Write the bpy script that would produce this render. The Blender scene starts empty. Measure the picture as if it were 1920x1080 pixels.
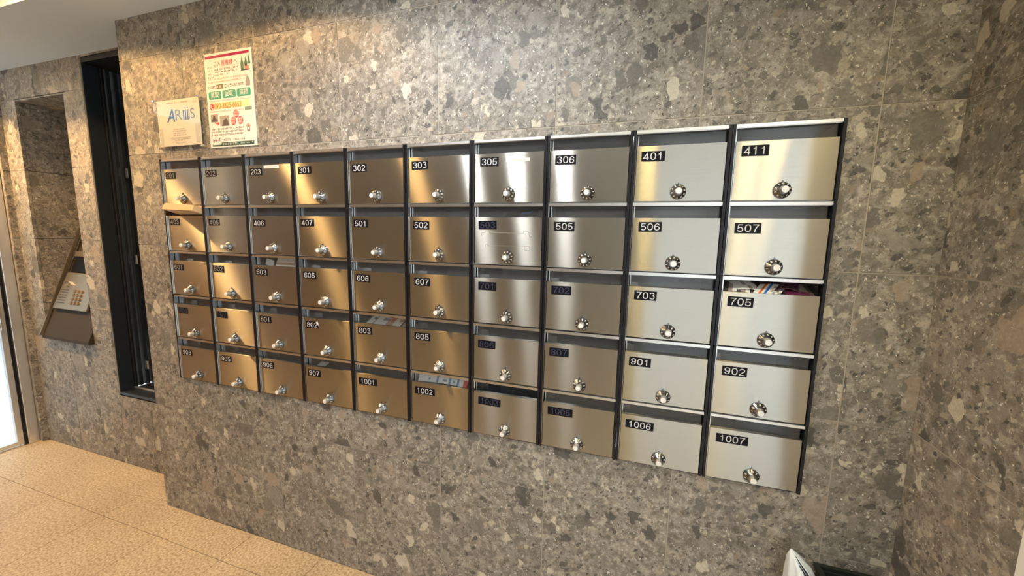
import bpy, bmesh, math, random
from mathutils import Vector, Matrix
random.seed(7)
S = 0.25            # one mailbox column is 0.25 m wide
FZ = 6.885          # floor lies this many columns below the top of the mailboxes
def V(x, y, z): return Vector((x*S, y*S, (z+FZ)*S))
sc = bpy.context.scene
COL = sc.collection

# ------------------------------------------------------------ camera
cam = bpy.data.cameras.new('camera'); cam.sensor_width = 36; cam.lens = 738.94*36/1920; cam.clip_start = .02
co = bpy.data.objects.new('camera', cam); COL.objects.link(co)
r0 = (0.94896, 0.31484, 0.01877); r1 = (0.06009, -0.12204, -0.99070); r2 = (-0.30962, 0.94127, -0.13473)
m = Matrix(((r0[0], -r1[0], -r2[0]), (r0[1], -r1[1], -r2[1]), (r0[2], -r1[2], -r2[2])))
co.matrix_world = Matrix.Translation(V(8.1766, -4.8661, -1.1912)) @ m.to_4x4()
sc.camera = co

# ------------------------------------------------------------ world, lamps, exposure
w = bpy.data.worlds.new('world'); sc.world = w; w.use_nodes = True
bg = w.node_tree.nodes['Background']; bg.inputs[1].default_value = 1.0   # overcast sky, brighter towards the zenith
_t = w.node_tree.nodes.new('ShaderNodeTexCoord'); _s = w.node_tree.nodes.new('ShaderNodeSeparateXYZ'); _r = w.node_tree.nodes.new('ShaderNodeValToRGB')
_r.color_ramp.elements[0].color = (1.45, 1.50, 1.50, 1); _r.color_ramp.elements[1].color = (4.2, 4.8, 5.2, 1)
w.node_tree.links.new(_t.outputs['Generated'], _s.inputs[0]); w.node_tree.links.new(_s.outputs[2], _r.inputs[0]); w.node_tree.links.new(_r.outputs[0], bg.inputs[0])
sc.view_settings.view_transform = 'Standard'; sc.view_settings.look = 'None'
sc.view_settings.exposure = 0.0; sc.view_settings.gamma = 1; sc.view_settings.use_curve_mapping = False
WARM = (1, .59, .22)
def lamp(name, kind, loc, power, color, radius=.03, rot=None, **k):
    l = bpy.data.lights.new(name, kind); l.energy = power; l.color = color
    if kind in ('POINT', 'SPOT'): l.shadow_soft_size = radius
    for a, b in k.items(): setattr(l, a, b)
    o = bpy.data.objects.new(name, l); COL.objects.link(o); o.location = V(*loc)
    if rot: o.rotation_euler = rot
    return o
# warm lamps up in the ceiling coffer along the mailbox wall
COFFER = [(-6.35, -1.7, 3.25), (-1.2, -2.0, 3.25), (2.5, -2.0, 3.25)]
for p, e in zip(COFFER, (165, 54, 32)): lamp('coffer_lamp', 'SPOT', p, e, WARM, .06, (0, 0, 0), spot_size=math.radians(128), spot_blend=.2)
# warm downlights over the hall
DOWN = [(8.13, -3.8, 2.36), (10.2, -3.8, 2.36), (10.45, -2.9, 2.36)]
for p, e in zip(DOWN, (22, 20, 13)): lamp('downlight_lamp', 'SPOT', p, e, (1, .78, .32), .05, (0, 0, 0), spot_size=2.7, spot_blend=.8)
# neutral white accent downlights washing the middle of the mailbox wall
ACCENT = [(4.15, -3.1, 2.36), (5.27, -3.1, 2.36), (6.36, -3.1, 2.36)]
for p in ACCENT:
    o = lamp('accent_lamp', 'SPOT', p, 38, (.86, .93, 1), .05, (math.radians(31), 0, 0), spot_size=math.radians(116), spot_blend=.7)
# added cool spots, out of view, brightening the ceiling on the left
CEIL_FILL = [(-6.62, -3.1, -1.2), (-6.62, -6.0, -1.2)]
for p, e in zip(CEIL_FILL, (80, 44)): lamp('ceiling_fill_lamp', 'SPOT', p, e, (.66, .85, 1), .05, (math.radians(180), math.radians(-22), 0), spot_size=math.radians(110), spot_blend=.6)
# daylight comes in through the open street side; the portal only helps sampling
OP = (8.4, 10.9, -6.885, 2.39, -11.0)
a = lamp('daylight_portal', 'AREA', ((OP[0]+OP[1])/2, OP[4], (OP[2]+OP[3])/2), 1, (1, 1, 1), rot=(math.pi/2, 0, 0),
         shape='RECTANGLE', size=(OP[1]-OP[0])*S, size_y=(OP[3]-OP[2])*S)
a.data.cycles.is_portal = True
a = lamp('daylight_portal', 'AREA', (10.95, -7.2, (OP[2]+OP[3])/2), 1, (1, 1, 1), rot=(math.pi/2, 0, math.pi/2), shape='RECTANGLE', size=7.6*S, size_y=(OP[3]-OP[2])*S)
a.data.cycles.is_portal = True

# ------------------------------------------------------------ materials
def nt(name):
    m = bpy.data.materials.new(name); m.use_nodes = True
    n = m.node_tree; b = n.nodes['Principled BSDF']; return m, n, b
def N(n, t, **k):
    x = n.nodes.new(t)
    for a, v in k.items(): setattr(x, a, v)
    return x
def plain(name, col, rough=.5, metal=0, spec=.5, bump=0, bscale=400, emit=None, estr=0):
    m, n, b = nt(name)
    b.inputs['Base Color'].default_value = (*col, 1); b.inputs['Roughness'].default_value = rough
    b.inputs['Metallic'].default_value = metal; b.inputs['Specular IOR Level'].default_value = spec
    tc = N(n, 'ShaderNodeTexCoord'); no = N(n, 'ShaderNodeTexNoise'); no.inputs['Scale'].default_value = bscale
    n.links.new(tc.outputs['Object'], no.inputs['Vector'])
    mr = N(n, 'ShaderNodeMapRange'); mr.inputs[3].default_value = max(0, rough-.06); mr.inputs[4].default_value = min(1, rough+.06)
    n.links.new(no.outputs[0], mr.inputs[0]); n.links.new(mr.outputs[0], b.inputs['Roughness'])
    if bump:
        bp = N(n, 'ShaderNodeBump'); bp.inputs['Strength'].default_value = bump; bp.inputs['Distance'].default_value = .001
        n.links.new(no.outputs[0], bp.inputs['Height']); n.links.new(bp.outputs[0], b.inputs['Normal'])
    if emit: b.inputs['Emission Color'].default_value = (*emit, 1); b.inputs['Emission Strength'].default_value = estr
    return m
def stone(name, tint=(1, 1, 1), dark=1.0, rough=.46):
    m, n, b = nt(name); L = n.links.new
    g = N(n, 'ShaderNodeNewGeometry'); oi = N(n, 'ShaderNodeObjectInfo')
    off = N(n, 'ShaderNodeVectorMath', operation='SCALE'); cx = N(n, 'ShaderNodeCombineXYZ')
    L(oi.outputs['Random'], cx.inputs[0]); L(oi.outputs['Random'], cx.inputs[1]); L(oi.outputs['Random'], cx.inputs[2])
    L(cx.outputs[0], off.inputs[0]); off.inputs['Scale'].default_value = 9.7
    ad = N(n, 'ShaderNodeVectorMath', operation='ADD'); L(g.outputs['Position'], ad.inputs[0]); L(off.outputs[0], ad.inputs[1])
    P = ad.outputs[0]
    def noise(scale, detail=3, rough_=.6, vec=None, dist=0):
        x = N(n, 'ShaderNodeTexNoise'); x.inputs['Scale'].default_value = scale; x.inputs['Detail'].default_value = detail
        x.inputs['Roughness'].default_value = rough_; x.inputs['Distortion'].default_value = dist; L(vec or P, x.inputs['Vector']); return x
    def ramp(src, stops, interp='LINEAR'):
        r = N(n, 'ShaderNodeValToRGB'); r.color_ramp.interpolation = interp; e = r.color_ramp.elements
        while len(e) < len(stops): e.new(.5)
        for k, (p, c) in enumerate(stops):
            e[k].position = p; e[k].color = (*c, 1) if len(c) == 3 else c
        L(src, r.inputs[0]); return r.outputs[0]
    def warp(amp, scale, stretch, ang):
        nz = noise(scale, 2); s = N(n, 'ShaderNodeVectorMath', operation='MULTIPLY_ADD')
        L(nz.outputs['Color'], s.inputs[0]); s.inputs[1].default_value = (amp,)*3; L(P, s.inputs[2])
        mp = N(n, 'ShaderNodeMapping'); mp.inputs['Rotation'].default_value = (ang*.3, ang, ang*.4)
        L(s.outputs[0], mp.inputs['Vector']); m2 = N(n, 'ShaderNodeVectorMath', operation='MULTIPLY'); m2.inputs[1].default_value = stretch
        L(mp.outputs[0], m2.inputs[0]); return m2.outputs[0]
    def mix(fac, a, bb):
        x = N(n, 'ShaderNodeMix', data_type='RGBA'); L(fac, x.inputs[0]); L(a, x.inputs[6]); L(bb, x.inputs[7]); return x.outputs[2]
    def mth(op, a, bb=None, clamp=False):
        x = N(n, 'ShaderNodeMath', operation=op); x.use_clamp = clamp
        for k, v in enumerate((a, bb)):
            if v is None: continue
            if isinstance(v, (int, float)): x.inputs[k].default_value = v
            else: L(v, x.inputs[k])
        return x.outputs[0]
    # matrix: fine crushed ground
    base = ramp(noise(38, 6, .72, dist=.5).outputs[0], [(.34, (.135, .128, .118)), (.50, (.27, .258, .238)), (.64, (.44, .425, .395))])
    big = ramp(noise(5, 3).outputs[0], [(.35, (.80, .78, .76)), (.65, (1.12, 1.08, 1.02))])
    mm = N(n, 'ShaderNodeMix', data_type='RGBA', blend_type='MULTIPLY'); mm.inputs[0].default_value = 1; L(base, mm.inputs[6]); L(big, mm.inputs[7]); col = mm.outputs[2]
    pal = [(0, (.070, .070, .070)), (.20, (.125, .120, .112)), (.36, (.24, .215, .185)), (.52, (.17, .16, .145)), (.64, (.42, .375, .30)), (.80, (.52, .47, .385)), (.92, (.30, .24, .185))]
    def layer(col, scale, pres, rmin, rmax, amp, wsc, stretch, ang, soft, strength=1, inner=True, pal=pal, edge=False):
        vec = warp(amp, wsc, stretch, ang)
        v = N(n, 'ShaderNodeTexVoronoi', distance='EUCLIDEAN'); v.inputs['Scale'].default_value = scale; v.inputs['Randomness'].default_value = 1
        L(vec, v.inputs['Vector'])
        sx = N(n, 'ShaderNodeSeparateColor'); L(v.outputs['Color'], sx.inputs[0])
        rad = mth('ADD', mth('MULTIPLY', sx.outputs[0], rmax-rmin), rmin)
        inside = mth('MULTIPLY', mth('SUBTRACT', rad, v.outputs['Distance']), 1/soft, True)
        if edge:
            ve = N(n, 'ShaderNodeTexVoronoi', feature='DISTANCE_TO_EDGE'); ve.inputs['Scale'].default_value = scale; ve.inputs['Randomness'].default_value = 1; L(vec, ve.inputs['Vector'])
            ie = mth('MULTIPLY', mth('SUBTRACT', ve.outputs['Distance'], .03), 1/soft, True); inside = mth('MULTIPLY', inside, ie)
        has = mth('GREATER_THAN', sx.outputs[1], 1-pres)
        f = mth('MULTIPLY', mth('MULTIPLY', inside, has), strength)
        c = ramp(sx.outputs[2], pal, 'CONSTANT')
        if inner:
            q = ramp(noise(scale*7, 4, .7, dist=1).outputs[0], [(.3, (.72, .72, .72)), (.7, (1.2, 1.2, 1.2))])
            x = N(n, 'ShaderNodeMix', data_type='RGBA', blend_type='MULTIPLY'); x.inputs[0].default_value = .8; L(c, x.inputs[6]); L(q, x.inputs[7]); c = x.outputs[2]
        return mix(f, col, c)
    col = layer(col, 150, .55, .15, .5, .004, 200, (1, 1, 1.5), .3, .15, .75, False)
    col = layer(col, 62, .60, .12, .5, .010, 70, (1, 1.2, 1.7), .9, .10, .85, False)
    flk = [(0, (.62, .59, .52)), (.55, (.78, .76, .71)), (.80, (.06, .058, .055))]
    col = layer(col, 95, .30, .08, .46, .016, 110, (1, 1.5, 2.6), 2.1, .07, .9, False, flk)
    col = layer(col, 34, .45, .15, .60, .030, 60, (1, 1.2, 1.7), .5, .05, .72, edge=True)
    pal2 = [(0, (.085, .083, .080)), (.16, (.15, .142, .130)), (.34, (.28, .262, .235)), (.50, (.20, .188, .168)), (.66, (.30, .28, .25)), (.78, (.60, .56, .46)), (.91, (.38, .31, .25))]
    col = layer(col, 17, .45, .15, .62, .045, 34, (1, 1.1, 1.5), 1.7, .035, .85, pal=pal2, edge=True)
    col = layer(col, 9.5, .26, .22, .60, .07, 22, (1, 1.2, 1.4), 2.6, .025, .80, pal=pal2, edge=True)
    # pale curled shell fragments
    nn = noise(44, 1.5, .5, dist=1.2); band = mth('MULTIPLY', mth('SUBTRACT', .020, mth('ABSOLUTE', mth('SUBTRACT', nn.outputs[0], .5))), 90, True)
    pt = mth('MULTIPLY', mth('SUBTRACT', noise(26, 2).outputs[0], .615), 30, True)
    cs = N(n, 'ShaderNodeRGB'); cs.outputs[0].default_value = (.66, .63, .57, 1)
    col = mix(mth('MULTIPLY', mth('MULTIPLY', band, pt), .55), col, cs.outputs[0])
    fin = N(n, 'ShaderNodeMix', data_type='RGBA', blend_type='MULTIPLY'); fin.inputs[0].default_value = 1; L(col, fin.inputs[6])
    fin.inputs[7].default_value = (tint[0]*dark, tint[1]*dark, tint[2]*dark, 1)
    L(fin.outputs[2], b.inputs['Base Color'])
    rr = noise(60, 3); mr = N(n, 'ShaderNodeMapRange'); mr.inputs[3].default_value = rough-.08; mr.inputs[4].default_value = rough+.12
    L(rr.outputs[0], mr.inputs[0]); L(mr.outputs[0], b.inputs['Roughness']); b.inputs['Specular IOR Level'].default_value = .32
    bp = N(n, 'ShaderNodeBump'); bp.inputs['Strength'].default_value = .12; bp.inputs['Distance'].default_value = .001
    L(noise(220, 3).outputs[0], bp.inputs['Height']); L(bp.outputs[0], b.inputs['Normal'])
    return m
M = {}
M['stone'] = stone('conglomerate_stone', (.98, .965, .94))
M['console_stone'] = plain('console_stone', (.048, .036, .024), .6, 0, .2, bump=.2)
M['grout'] = plain('grout', (.44, .39, .32), .8)
M['paint'] = plain('ceiling_paint', (.70, .79, .86), .7, bump=.05)
M['white_wall'] = plain('white_paint', (.85, .85, .84), .55)
def floor_mat():
    m, n, b = nt('flamed_granite'); L = n.links.new
    g = N(n, 'ShaderNodeNewGeometry')
    no = N(n, 'ShaderNodeTexNoise'); no.inputs['Scale'].default_value = 105; no.inputs['Detail'].default_value = 5; no.inputs['Roughness'].default_value = .65; L(g.outputs['Position'], no.inputs['Vector'])
    r = N(n, 'ShaderNodeValToRGB'); e = r.color_ramp.elements; e[0].position = .36; e[0].color = (.30, .205, .115, 1); e[1].position = .60; e[1].color = (.60, .495, .34, 1)
    L(no.outputs[0], r.inputs[0])
    n2 = N(n, 'ShaderNodeTexNoise'); n2.inputs['Scale'].default_value = 3; n2.inputs['Detail'].default_value = 3; L(g.outputs['Position'], n2.inputs['Vector'])
    r2_ = N(n, 'ShaderNodeValToRGB'); e = r2_.color_ramp.elements; e[0].position = .3; e[0].color = (.85, .84, .82, 1); e[1].position = .7; e[1].color = (1.05, 1.04, 1.02, 1); L(n2.outputs[0], r2_.inputs[0])
    mx = N(n, 'ShaderNodeMix', data_type='RGBA', blend_type='MULTIPLY'); mx.inputs[0].default_value = 1; L(r.outputs[0], mx.inputs[6]); L(r2_.outputs[0], mx.inputs[7]); L(mx.outputs[2], b.inputs['Base Color'])
    bp = N(n, 'ShaderNodeBump'); bp.inputs['Strength'].default_value = .5; bp.inputs['Distance'].default_value = .002; L(no.outputs[0], bp.inputs['Height']); L(bp.outputs[0], b.inputs['Normal'])
    b.inputs['Roughness'].default_value = .5; b.inputs['Specular IOR Level'].default_value = .4
    return m
M['floor'] = floor_mat()
def brushed(name, col, rough, aniso, warp_amt, haze=.16):
    m, n, b = nt(name); L = n.links.new
    b.inputs['Metallic'].default_value = 1; b.inputs['Roughness'].default_value = .42
    an = N(n, 'ShaderNodeBsdfAnisotropic', distribution='GGX'); an.inputs['Roughness'].default_value = rough; an.inputs['Anisotropy'].default_value = aniso
    t = N(n, 'ShaderNodeCombineXYZ'); t.inputs[0].default_value = 1; L(t.outputs[0], an.inputs['Tangent'])
    g = N(n, 'ShaderNodeNewGeometry')
    mp = N(n, 'ShaderNodeMapping'); mp.inputs['Scale'].default_value = (9, 1, 1500); L(g.outputs['Position'], mp.inputs['Vector'])
    no = N(n, 'ShaderNodeTexNoise'); no.inputs['Scale'].default_value = 1; no.inputs['Detail'].default_value = 3; L(mp.outputs[0], no.inputs['Vector'])
    n2 = N(n, 'ShaderNodeTexNoise'); n2.inputs['Scale'].default_value = 6.5; n2.inputs['Detail'].default_value = 1; L(g.outputs['Position'], n2.inputs['Vector'])
    r = N(n, 'ShaderNodeMapRange'); r.inputs[3].default_value = .88; r.inputs[4].default_value = 1.10; L(no.outputs[0], r.inputs[0])
    mx = N(n, 'ShaderNodeMix', data_type='RGBA', blend_type='MULTIPLY'); mx.inputs[0].default_value = 1; mx.inputs[6].default_value = (*col, 1); L(r.outputs[0], mx.inputs[7])
    L(mx.outputs[2], b.inputs['Base Color']); L(mx.outputs[2], an.inputs['Color'])
    b2 = N(n, 'ShaderNodeBump'); b2.inputs['Strength'].default_value = 1; b2.inputs['Distance'].default_value = warp_amt; L(n2.outputs[0], b2.inputs['Height'])
    L(b2.outputs[0], b.inputs['Normal']); L(b2.outputs[0], an.inputs['Normal'])
    ms = N(n, 'ShaderNodeMixShader'); ms.inputs[0].default_value = haze; L(an.outputs[0], ms.inputs[1]); L(b.outputs[0], ms.inputs[2])
    L(ms.outputs[0], n.nodes['Material Output'].inputs[0])
    return m
M['steel'] = brushed('brushed_steel', (.48, .455, .40), .225, .82, .0005)
M['aluminium'] = plain('aluminium_lip', (.78, .76, .73), .32, 1)
M['galv'] = plain('galvanised_sheet', (.55, .56, .58), .42, .6)
M['black'] = plain('black_plastic', (.010, .010, .013), .35, 0, .3)
M['blacktag'] = plain('black_tag', (.006, .006, .010), .45, 0, .15)
M['chrome'] = plain('chrome', (.80, .80, .82), .12, 1)
M['dial'] = plain('dial_black', (.035, .035, .038), .18, .55, .9)
_d = M['dial'].node_tree.nodes['Principled BSDF']; _d.inputs['Coat Weight'].default_value = 1; _d.inputs['Coat IOR'].default_value = 1.9; _d.inputs['Coat Roughness'].default_value = .16
M['knob'] = plain('satin_knob', (.72, .72, .72), .30, 1)
M['cap'] = plain('knob_cap', (.85, .85, .84), .40, 0)
M['white'] = plain('white_ink', (.82, .82, .80), .5)
M['digit_light'] = plain('digit_light', (.66, .66, .68), .4)
M['digit_mid'] = plain('digit_mid', (.34, .32, .30), .4)
M['digit_dark'] = plain('digit_dark', (.045, .05, .10), .4)
M['paper'] = plain('paper_white', (.74, .74, .72), .7)
M['cream'] = plain('paper_cream', (.74, .68, .56), .7)
M['kraft'] = plain('kraft_card', (.66, .45, .25), .75, bump=.1)
M['ink'] = plain('ink_black', (.05, .045, .045), .6)
M['ink_grey'] = plain('ink_grey', (.32, .29, .27), .6)
M['ink_brown'] = plain('ink_brown', (.50, .30, .22), .6)
M['crimson'] = plain('crimson', (.36, .02, .08), .5)
M['teal'] = plain('teal', (.02, .30, .20), .5)
M['dkgreen'] = plain('dark_green', (.02, .09, .06), .5)
M['orange'] = plain('orange', (.66, .15, .01), .5)
M['yellow'] = plain('yellow', (.90, .74, .38), .5)
M['red'] = plain('red', (.70, .06, .07), .5)
M['pine'] = plain('pine_green', (.10, .20, .13), .6)
M['olive'] = plain('olive', (.16, .14, .07), .6)
M['photo_dark'] = plain('photo_dark', (.09, .065, .055), .5)
M['photo_grey'] = plain('photo_grey', (.35, .30, .27), .5)
M['blue'] = plain('blue', (.02, .14, .48), .4)
M['blue_pale'] = plain('blue_grey', (.18, .30, .46), .4)
M['ivory'] = plain('ivory_panel', (.78, .74, .66), .35)
M['magenta'] = plain('plum', (.10, .02, .06), .35)
M['slate'] = plain('slate_metal', (.020, .027, .036), .35, .2)
M['void'] = plain('black_metal', (.006, .007, .009), .5)
M['tan_metal'] = plain('champagne_metal', (.40, .34, .25), .34, .85)
M['key_metal'] = plain('key_metal', (.30, .22, .14), .35, .8)
M['bin'] = plain('bin_plastic', (.012, .018, .014), .5)
M['bag'] = plain('bag_plastic', (.72, .80, .86), .35, bump=.2, bscale=60)
M['lens'] = plain('lamp_lens', (1, .9, .7), .4, emit=(1, .76, .38), estr=22)
M['residue'] = plain('tape_residue', (.34, .32, .27), .8)
M['galv_post'] = plain('stainless_post', (.74, .75, .77), .34, .9)
M['pave'] = plain('street_paving', (.46, .46, .45), .85, bump=.2)
def clear(name, fres=1.45, tint=(.92, .95, .95), rough=.04, veil=0):
    m = bpy.data.materials.new(name); m.use_nodes = True; n = m.node_tree; n.nodes.clear()
    o = N(n, 'ShaderNodeOutputMaterial'); mx = N(n, 'ShaderNodeMixShader'); t = N(n, 'ShaderNodeBsdfTransparent'); gl = N(n, 'ShaderNodeBsdfGlossy')
    f = N(n, 'ShaderNodeFresnel'); f.inputs[0].default_value = fres; t.inputs[0].default_value = (*tint, 1); gl.inputs['Roughness'].default_value = rough
    gg = N(n, 'ShaderNodeNewGeometry'); ff = N(n, 'ShaderNodeMath', operation='MULTIPLY'); fi = N(n, 'ShaderNodeMath', operation='SUBTRACT'); fi.inputs[0].default_value = 1
    n.links.new(gg.outputs['Backfacing'], fi.inputs[1]); n.links.new(fi.outputs[0], ff.inputs[1]); n.links.new(f.outputs[0], ff.inputs[0])
    n.links.new(ff.outputs[0], mx.inputs[0]); dd = N(n, 'ShaderNodeBsdfDiffuse'); dm = N(n, 'ShaderNodeMixShader'); dm.inputs[0].default_value = veil; n.links.new(t.outputs[0], dm.inputs[1]); n.links.new(dd.outputs[0], dm.inputs[2])
    n.links.new(dm.outputs[0], mx.inputs[1]); n.links.new(gl.outputs[0], mx.inputs[2]); n.links.new(mx.outputs[0], o.inputs[0])
    return m
M['acrylic'] = clear('clear_acrylic', 1.4, (.98, .98, .97))
M['flap'] = clear('veiled_acrylic_flap', 1.6, (.95, .96, .97), .10, .03)  # diffuse veil put into the flap for grey reflections in the slots
M['glass'] = clear('door_glass', 1.6)

# ------------------------------------------------------------ mesh helpers (units: mailbox columns)
def mesh_obj(name, bm, mat, parent=None, smooth=False, bevel=0):
    me = bpy.data.meshes.new(name); bmesh.ops.recalc_face_normals(bm, faces=bm.faces); bm.to_mesh(me); bm.free()
    mats = mat if isinstance(mat, (list, tuple)) else [mat]
    for x in mats: me.materials.append(M[x] if isinstance(x, str) else x)
    if smooth:
        for p in me.polygons: p.use_smooth = True
    o = bpy.data.objects.new(name, me); COL.objects.link(o)
    if parent: o.parent = parent
    if smooth and smooth != 'all':
        me.set_sharp_from_angle(angle=math.radians(35))
    if bevel:
        b = o.modifiers.new('bevel', 'BEVEL'); b.width = bevel*S; b.segments = 2; b.limit_method = 'ANGLE'
    return o
def box(bm, x0, x1, y0, y1, z0, z1, mi=0):
    vs = [bm.verts.new((x*S, y*S, z*S)) for x in (x0, x1) for y in (y0, y1) for z in (z0, z1)]
    for f in ((0, 1, 3, 2), (4, 6, 7, 5), (0, 4, 5, 1), (2, 3, 7, 6), (0, 2, 6, 4), (1, 5, 7, 3)):
        bm.faces.new([vs[i] for i in f]).material_index = mi
def hexa(bm, pts, mi=0):      # 8 points: bottom four round, top four round
    vs = [bm.verts.new(Vector(p)*S) for p in pts]
    for f in ((0, 1, 2, 3), (7, 6, 5, 4), (0, 4, 5, 1), (1, 5, 6, 2), (2, 6, 7, 3), (3, 7, 4, 0)):
        bm.faces.new([vs[i] for i in f]).material_index = mi
def lathe(bm, prof, cx, cz, seg=24, mi=0, axis='y', cy=0):   # prof: (radius, y) pairs round the -y axis
    rings = []
    for r, y in prof:
        ring = []
        for k in range(seg):
            a = 2*math.pi*k/seg
            if axis == 'y': p = (cx+r*math.cos(a), y, cz+r*math.sin(a))
            else: p = (cx+r*math.cos(a), cy+r*math.sin(a), y)
            ring.append(bm.verts.new(Vector(p)*S))
        rings.append(ring)
    for a, b in zip(rings, rings[1:]):
        for k in range(seg): bm.faces.new((a[k], a[(k+1) % seg], b[(k+1) % seg], b[k])).material_index = mi
    bm.faces.new(rings[0]).material_index = mi; bm.faces.new(list(reversed(rings[-1]))).material_index = mi
def poly(bm, pts, y=None, mi=0):
    vs = [bm.verts.new(Vector((p[0], y, p[1]) if y is not None else p)*S) for p in pts]
    bm.faces.new(vs).material_index = mi
def empty(name, loc=(0, 0, 0), rz=0):
    o = bpy.data.objects.new(name, None); COL.objects.link(o); o.location = V(*loc); o.rotation_euler = (0, 0, rz); o.empty_display_size = .05; return o
def tag(o, label=None, cat=None, group=None, kind=None):
    if label: o['label'] = label
    if cat: o['category'] = cat
    if group: o['group'] = group
    if kind: o['kind'] = kind
    return o
def world_place(o):   # meshes drawn in wall coordinates (z 0 = mailbox top)
    o.location = (0, 0, FZ*S); return o
_tc = {}
def text_mesh(s, h, align='LEFT', sx=1.0, bold=0.0, shear=0.0):
    """flat text in the xz plane facing -y, cap height h columns"""
    key = (s, h, align, sx, bold, shear)
    if key in _tc: return _tc[key].copy()
    cu = bpy.data.curves.new('t', 'FONT'); cu.body = s; cu.size = 1; cu.align_x = align; cu.resolution_u = 3; cu.offset = bold; cu.shear = shear
    ob = bpy.data.objects.new('t', cu); COL.objects.link(ob)
    dg = bpy.context.evaluated_depsgraph_get(); dg.update()
    me = bpy.data.meshes.new_from_object(ob.evaluated_get(dg)); bpy.data.objects.remove(ob)
    k = h/.70*S
    me.transform(Matrix(((k*sx, 0, 0, 0), (0, 0, -1, 0), (0, k, 0, 0), (0, 0, 0, 1))))
    _tc[key] = me; return me.copy()
def text(bm, s, x, z, y, h, mi=0, align='LEFT', sx=1.0, bold=0.0, shear=0.0, rot=0):
    me = text_mesh(s, h, align, sx, bold, shear)
    me.transform(Matrix.Translation((x*S, y*S, z*S)) @ Matrix.Rotation(-rot, 4, 'Y'))
    k = len(bm.faces); bm.from_mesh(me); bm.faces.ensure_lookup_table()
    for f in bm.faces[k:]: f.material_index = mi
def pseudo(bm, x0, x1, z, y, h, mi=0, seed=0, n=None):   # print too small to read in the photograph: short strokes
    rnd = random.Random(seed); x = x0
    while x < x1:
        wd = h*rnd.uniform(.5, .95)
        if rnd.random() > .1:
            e = h*rnd.uniform(.3, .5)
            poly(bm, [(x, z-e), (x+wd, z-e), (x+wd, z-e+h*.22), (x, z-e+h*.22)], y, mi)
            poly(bm, [(x, z+e-h*.2), (x+wd, z+e-h*.2), (x+wd, z+e), (x, z+e)], y, mi)
            q = x+wd*rnd.uniform(.2, .6); poly(bm, [(q, z-e), (q+h*.2, z-e), (q+h*.2, z+e), (q, z+e)], y, mi)
        x += h*1.12

def arc(cx, cz, rx, rz, a0, a1, n=14, p=1.0):
    out = []
    for k in range(n+1):
        a = math.radians(a0+(a1-a0)*k/n); c, s_ = math.cos(a), math.sin(a)
        out.append((cx+rx*math.copysign(abs(c)**p, c), cz+rz*math.copysign(abs(s_)**p, s_)))
    return out
GL = {'0': [arc(.30, .5, .235, .445, 90, 450, 28, .85)], '1': [[(.12, .74), (.22, .77), (.29, .84), (.33, .96)], [(.33, 1.0), (.33, 0)]],
      '2': [arc(.30, .70, .225, .245, 175, -38, 14)+[(.12, .17), (.07, .055)], [(.02, .055), (.56, .055)]],
      '3': [arc(.29, .735, .20, .21, 165, -90, 13), arc(.29, .285, .235, .235, 90, -165, 14)],
      '4': [[(.56, .26), (.04, .26), (.40, .93), (.41, .99)], [(.41, 1.0), (.41, 0)]],
      '5': [[(.52, .945), (.145, .945), (.085, .46)]+arc(.29, .325, .235, .27, 145, -160, 16)],
      '6': [arc(.30, .31, .225, .255, 90, 450, 22), arc(.33, .40, .265, .545, 178, 35, 10)],
      '7': [[(.04, .945), (.55, .945), (.36, .60), (.25, .30), (.21, 0)]],
      '8': [arc(.30, .74, .195, .205, 90, 450, 20), arc(.30, .285, .235, .235, 90, 450, 22)],
      '9': [arc(.30, .69, .225, .255, 90, 450, 22), arc(.27, .60, .265, .545, -2, -145, 10)]}
def ribbon(bm, pts, w_, y, T, mi=0):
    n_ = len(pts); prev = None
    for k, (x, z) in enumerate(pts):
        a = pts[max(k-1, 0)]; b = pts[min(k+1, n_-1)]
        if k in (0, n_-1) and math.hypot(pts[0][0]-pts[-1][0], pts[0][1]-pts[-1][1]) < 1e-4: a, b = pts[-2], pts[1]
        def un(p, q): d = math.hypot(q[0]-p[0], q[1]-p[1]) or 1; return ((q[0]-p[0])/d, (q[1]-p[1])/d)
        u = un(a, (x, z)) if a != (x, z) else un((x, z), b); v = un((x, z), b) if b != (x, z) else u
        tx, tz = u[0]+v[0], u[1]+v[1]; l = math.hypot(tx, tz) or 1; tx, tz = tx/l, tz/l
        c = max(.45, tx*u[0]+tz*u[1]); nx, nz = -tz*w_/2/c, tx*w_/2/c
        cur = [bm.verts.new(T(x+nx, z+nz, y)), bm.verts.new(T(x-nx, z-nz, y))]
        if prev: bm.faces.new((prev[0], prev[1], cur[1], cur[0])).material_index = mi
        prev = cur
def numerals(bm, s_, x, z, y, h, width=1.0, w_=.105, mi=0):
    adv = .70; tot = adv*len(s_)-.12
    for k, ch in enumerate(s_):
        ox = (k*adv-tot/2)
        T = lambda a, b, yy: Vector((x+(ox+a)*h*width, yy, z+b*h))*S
        for q in GL[ch]: ribbon(bm, q, w_, y, T, mi)

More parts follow.
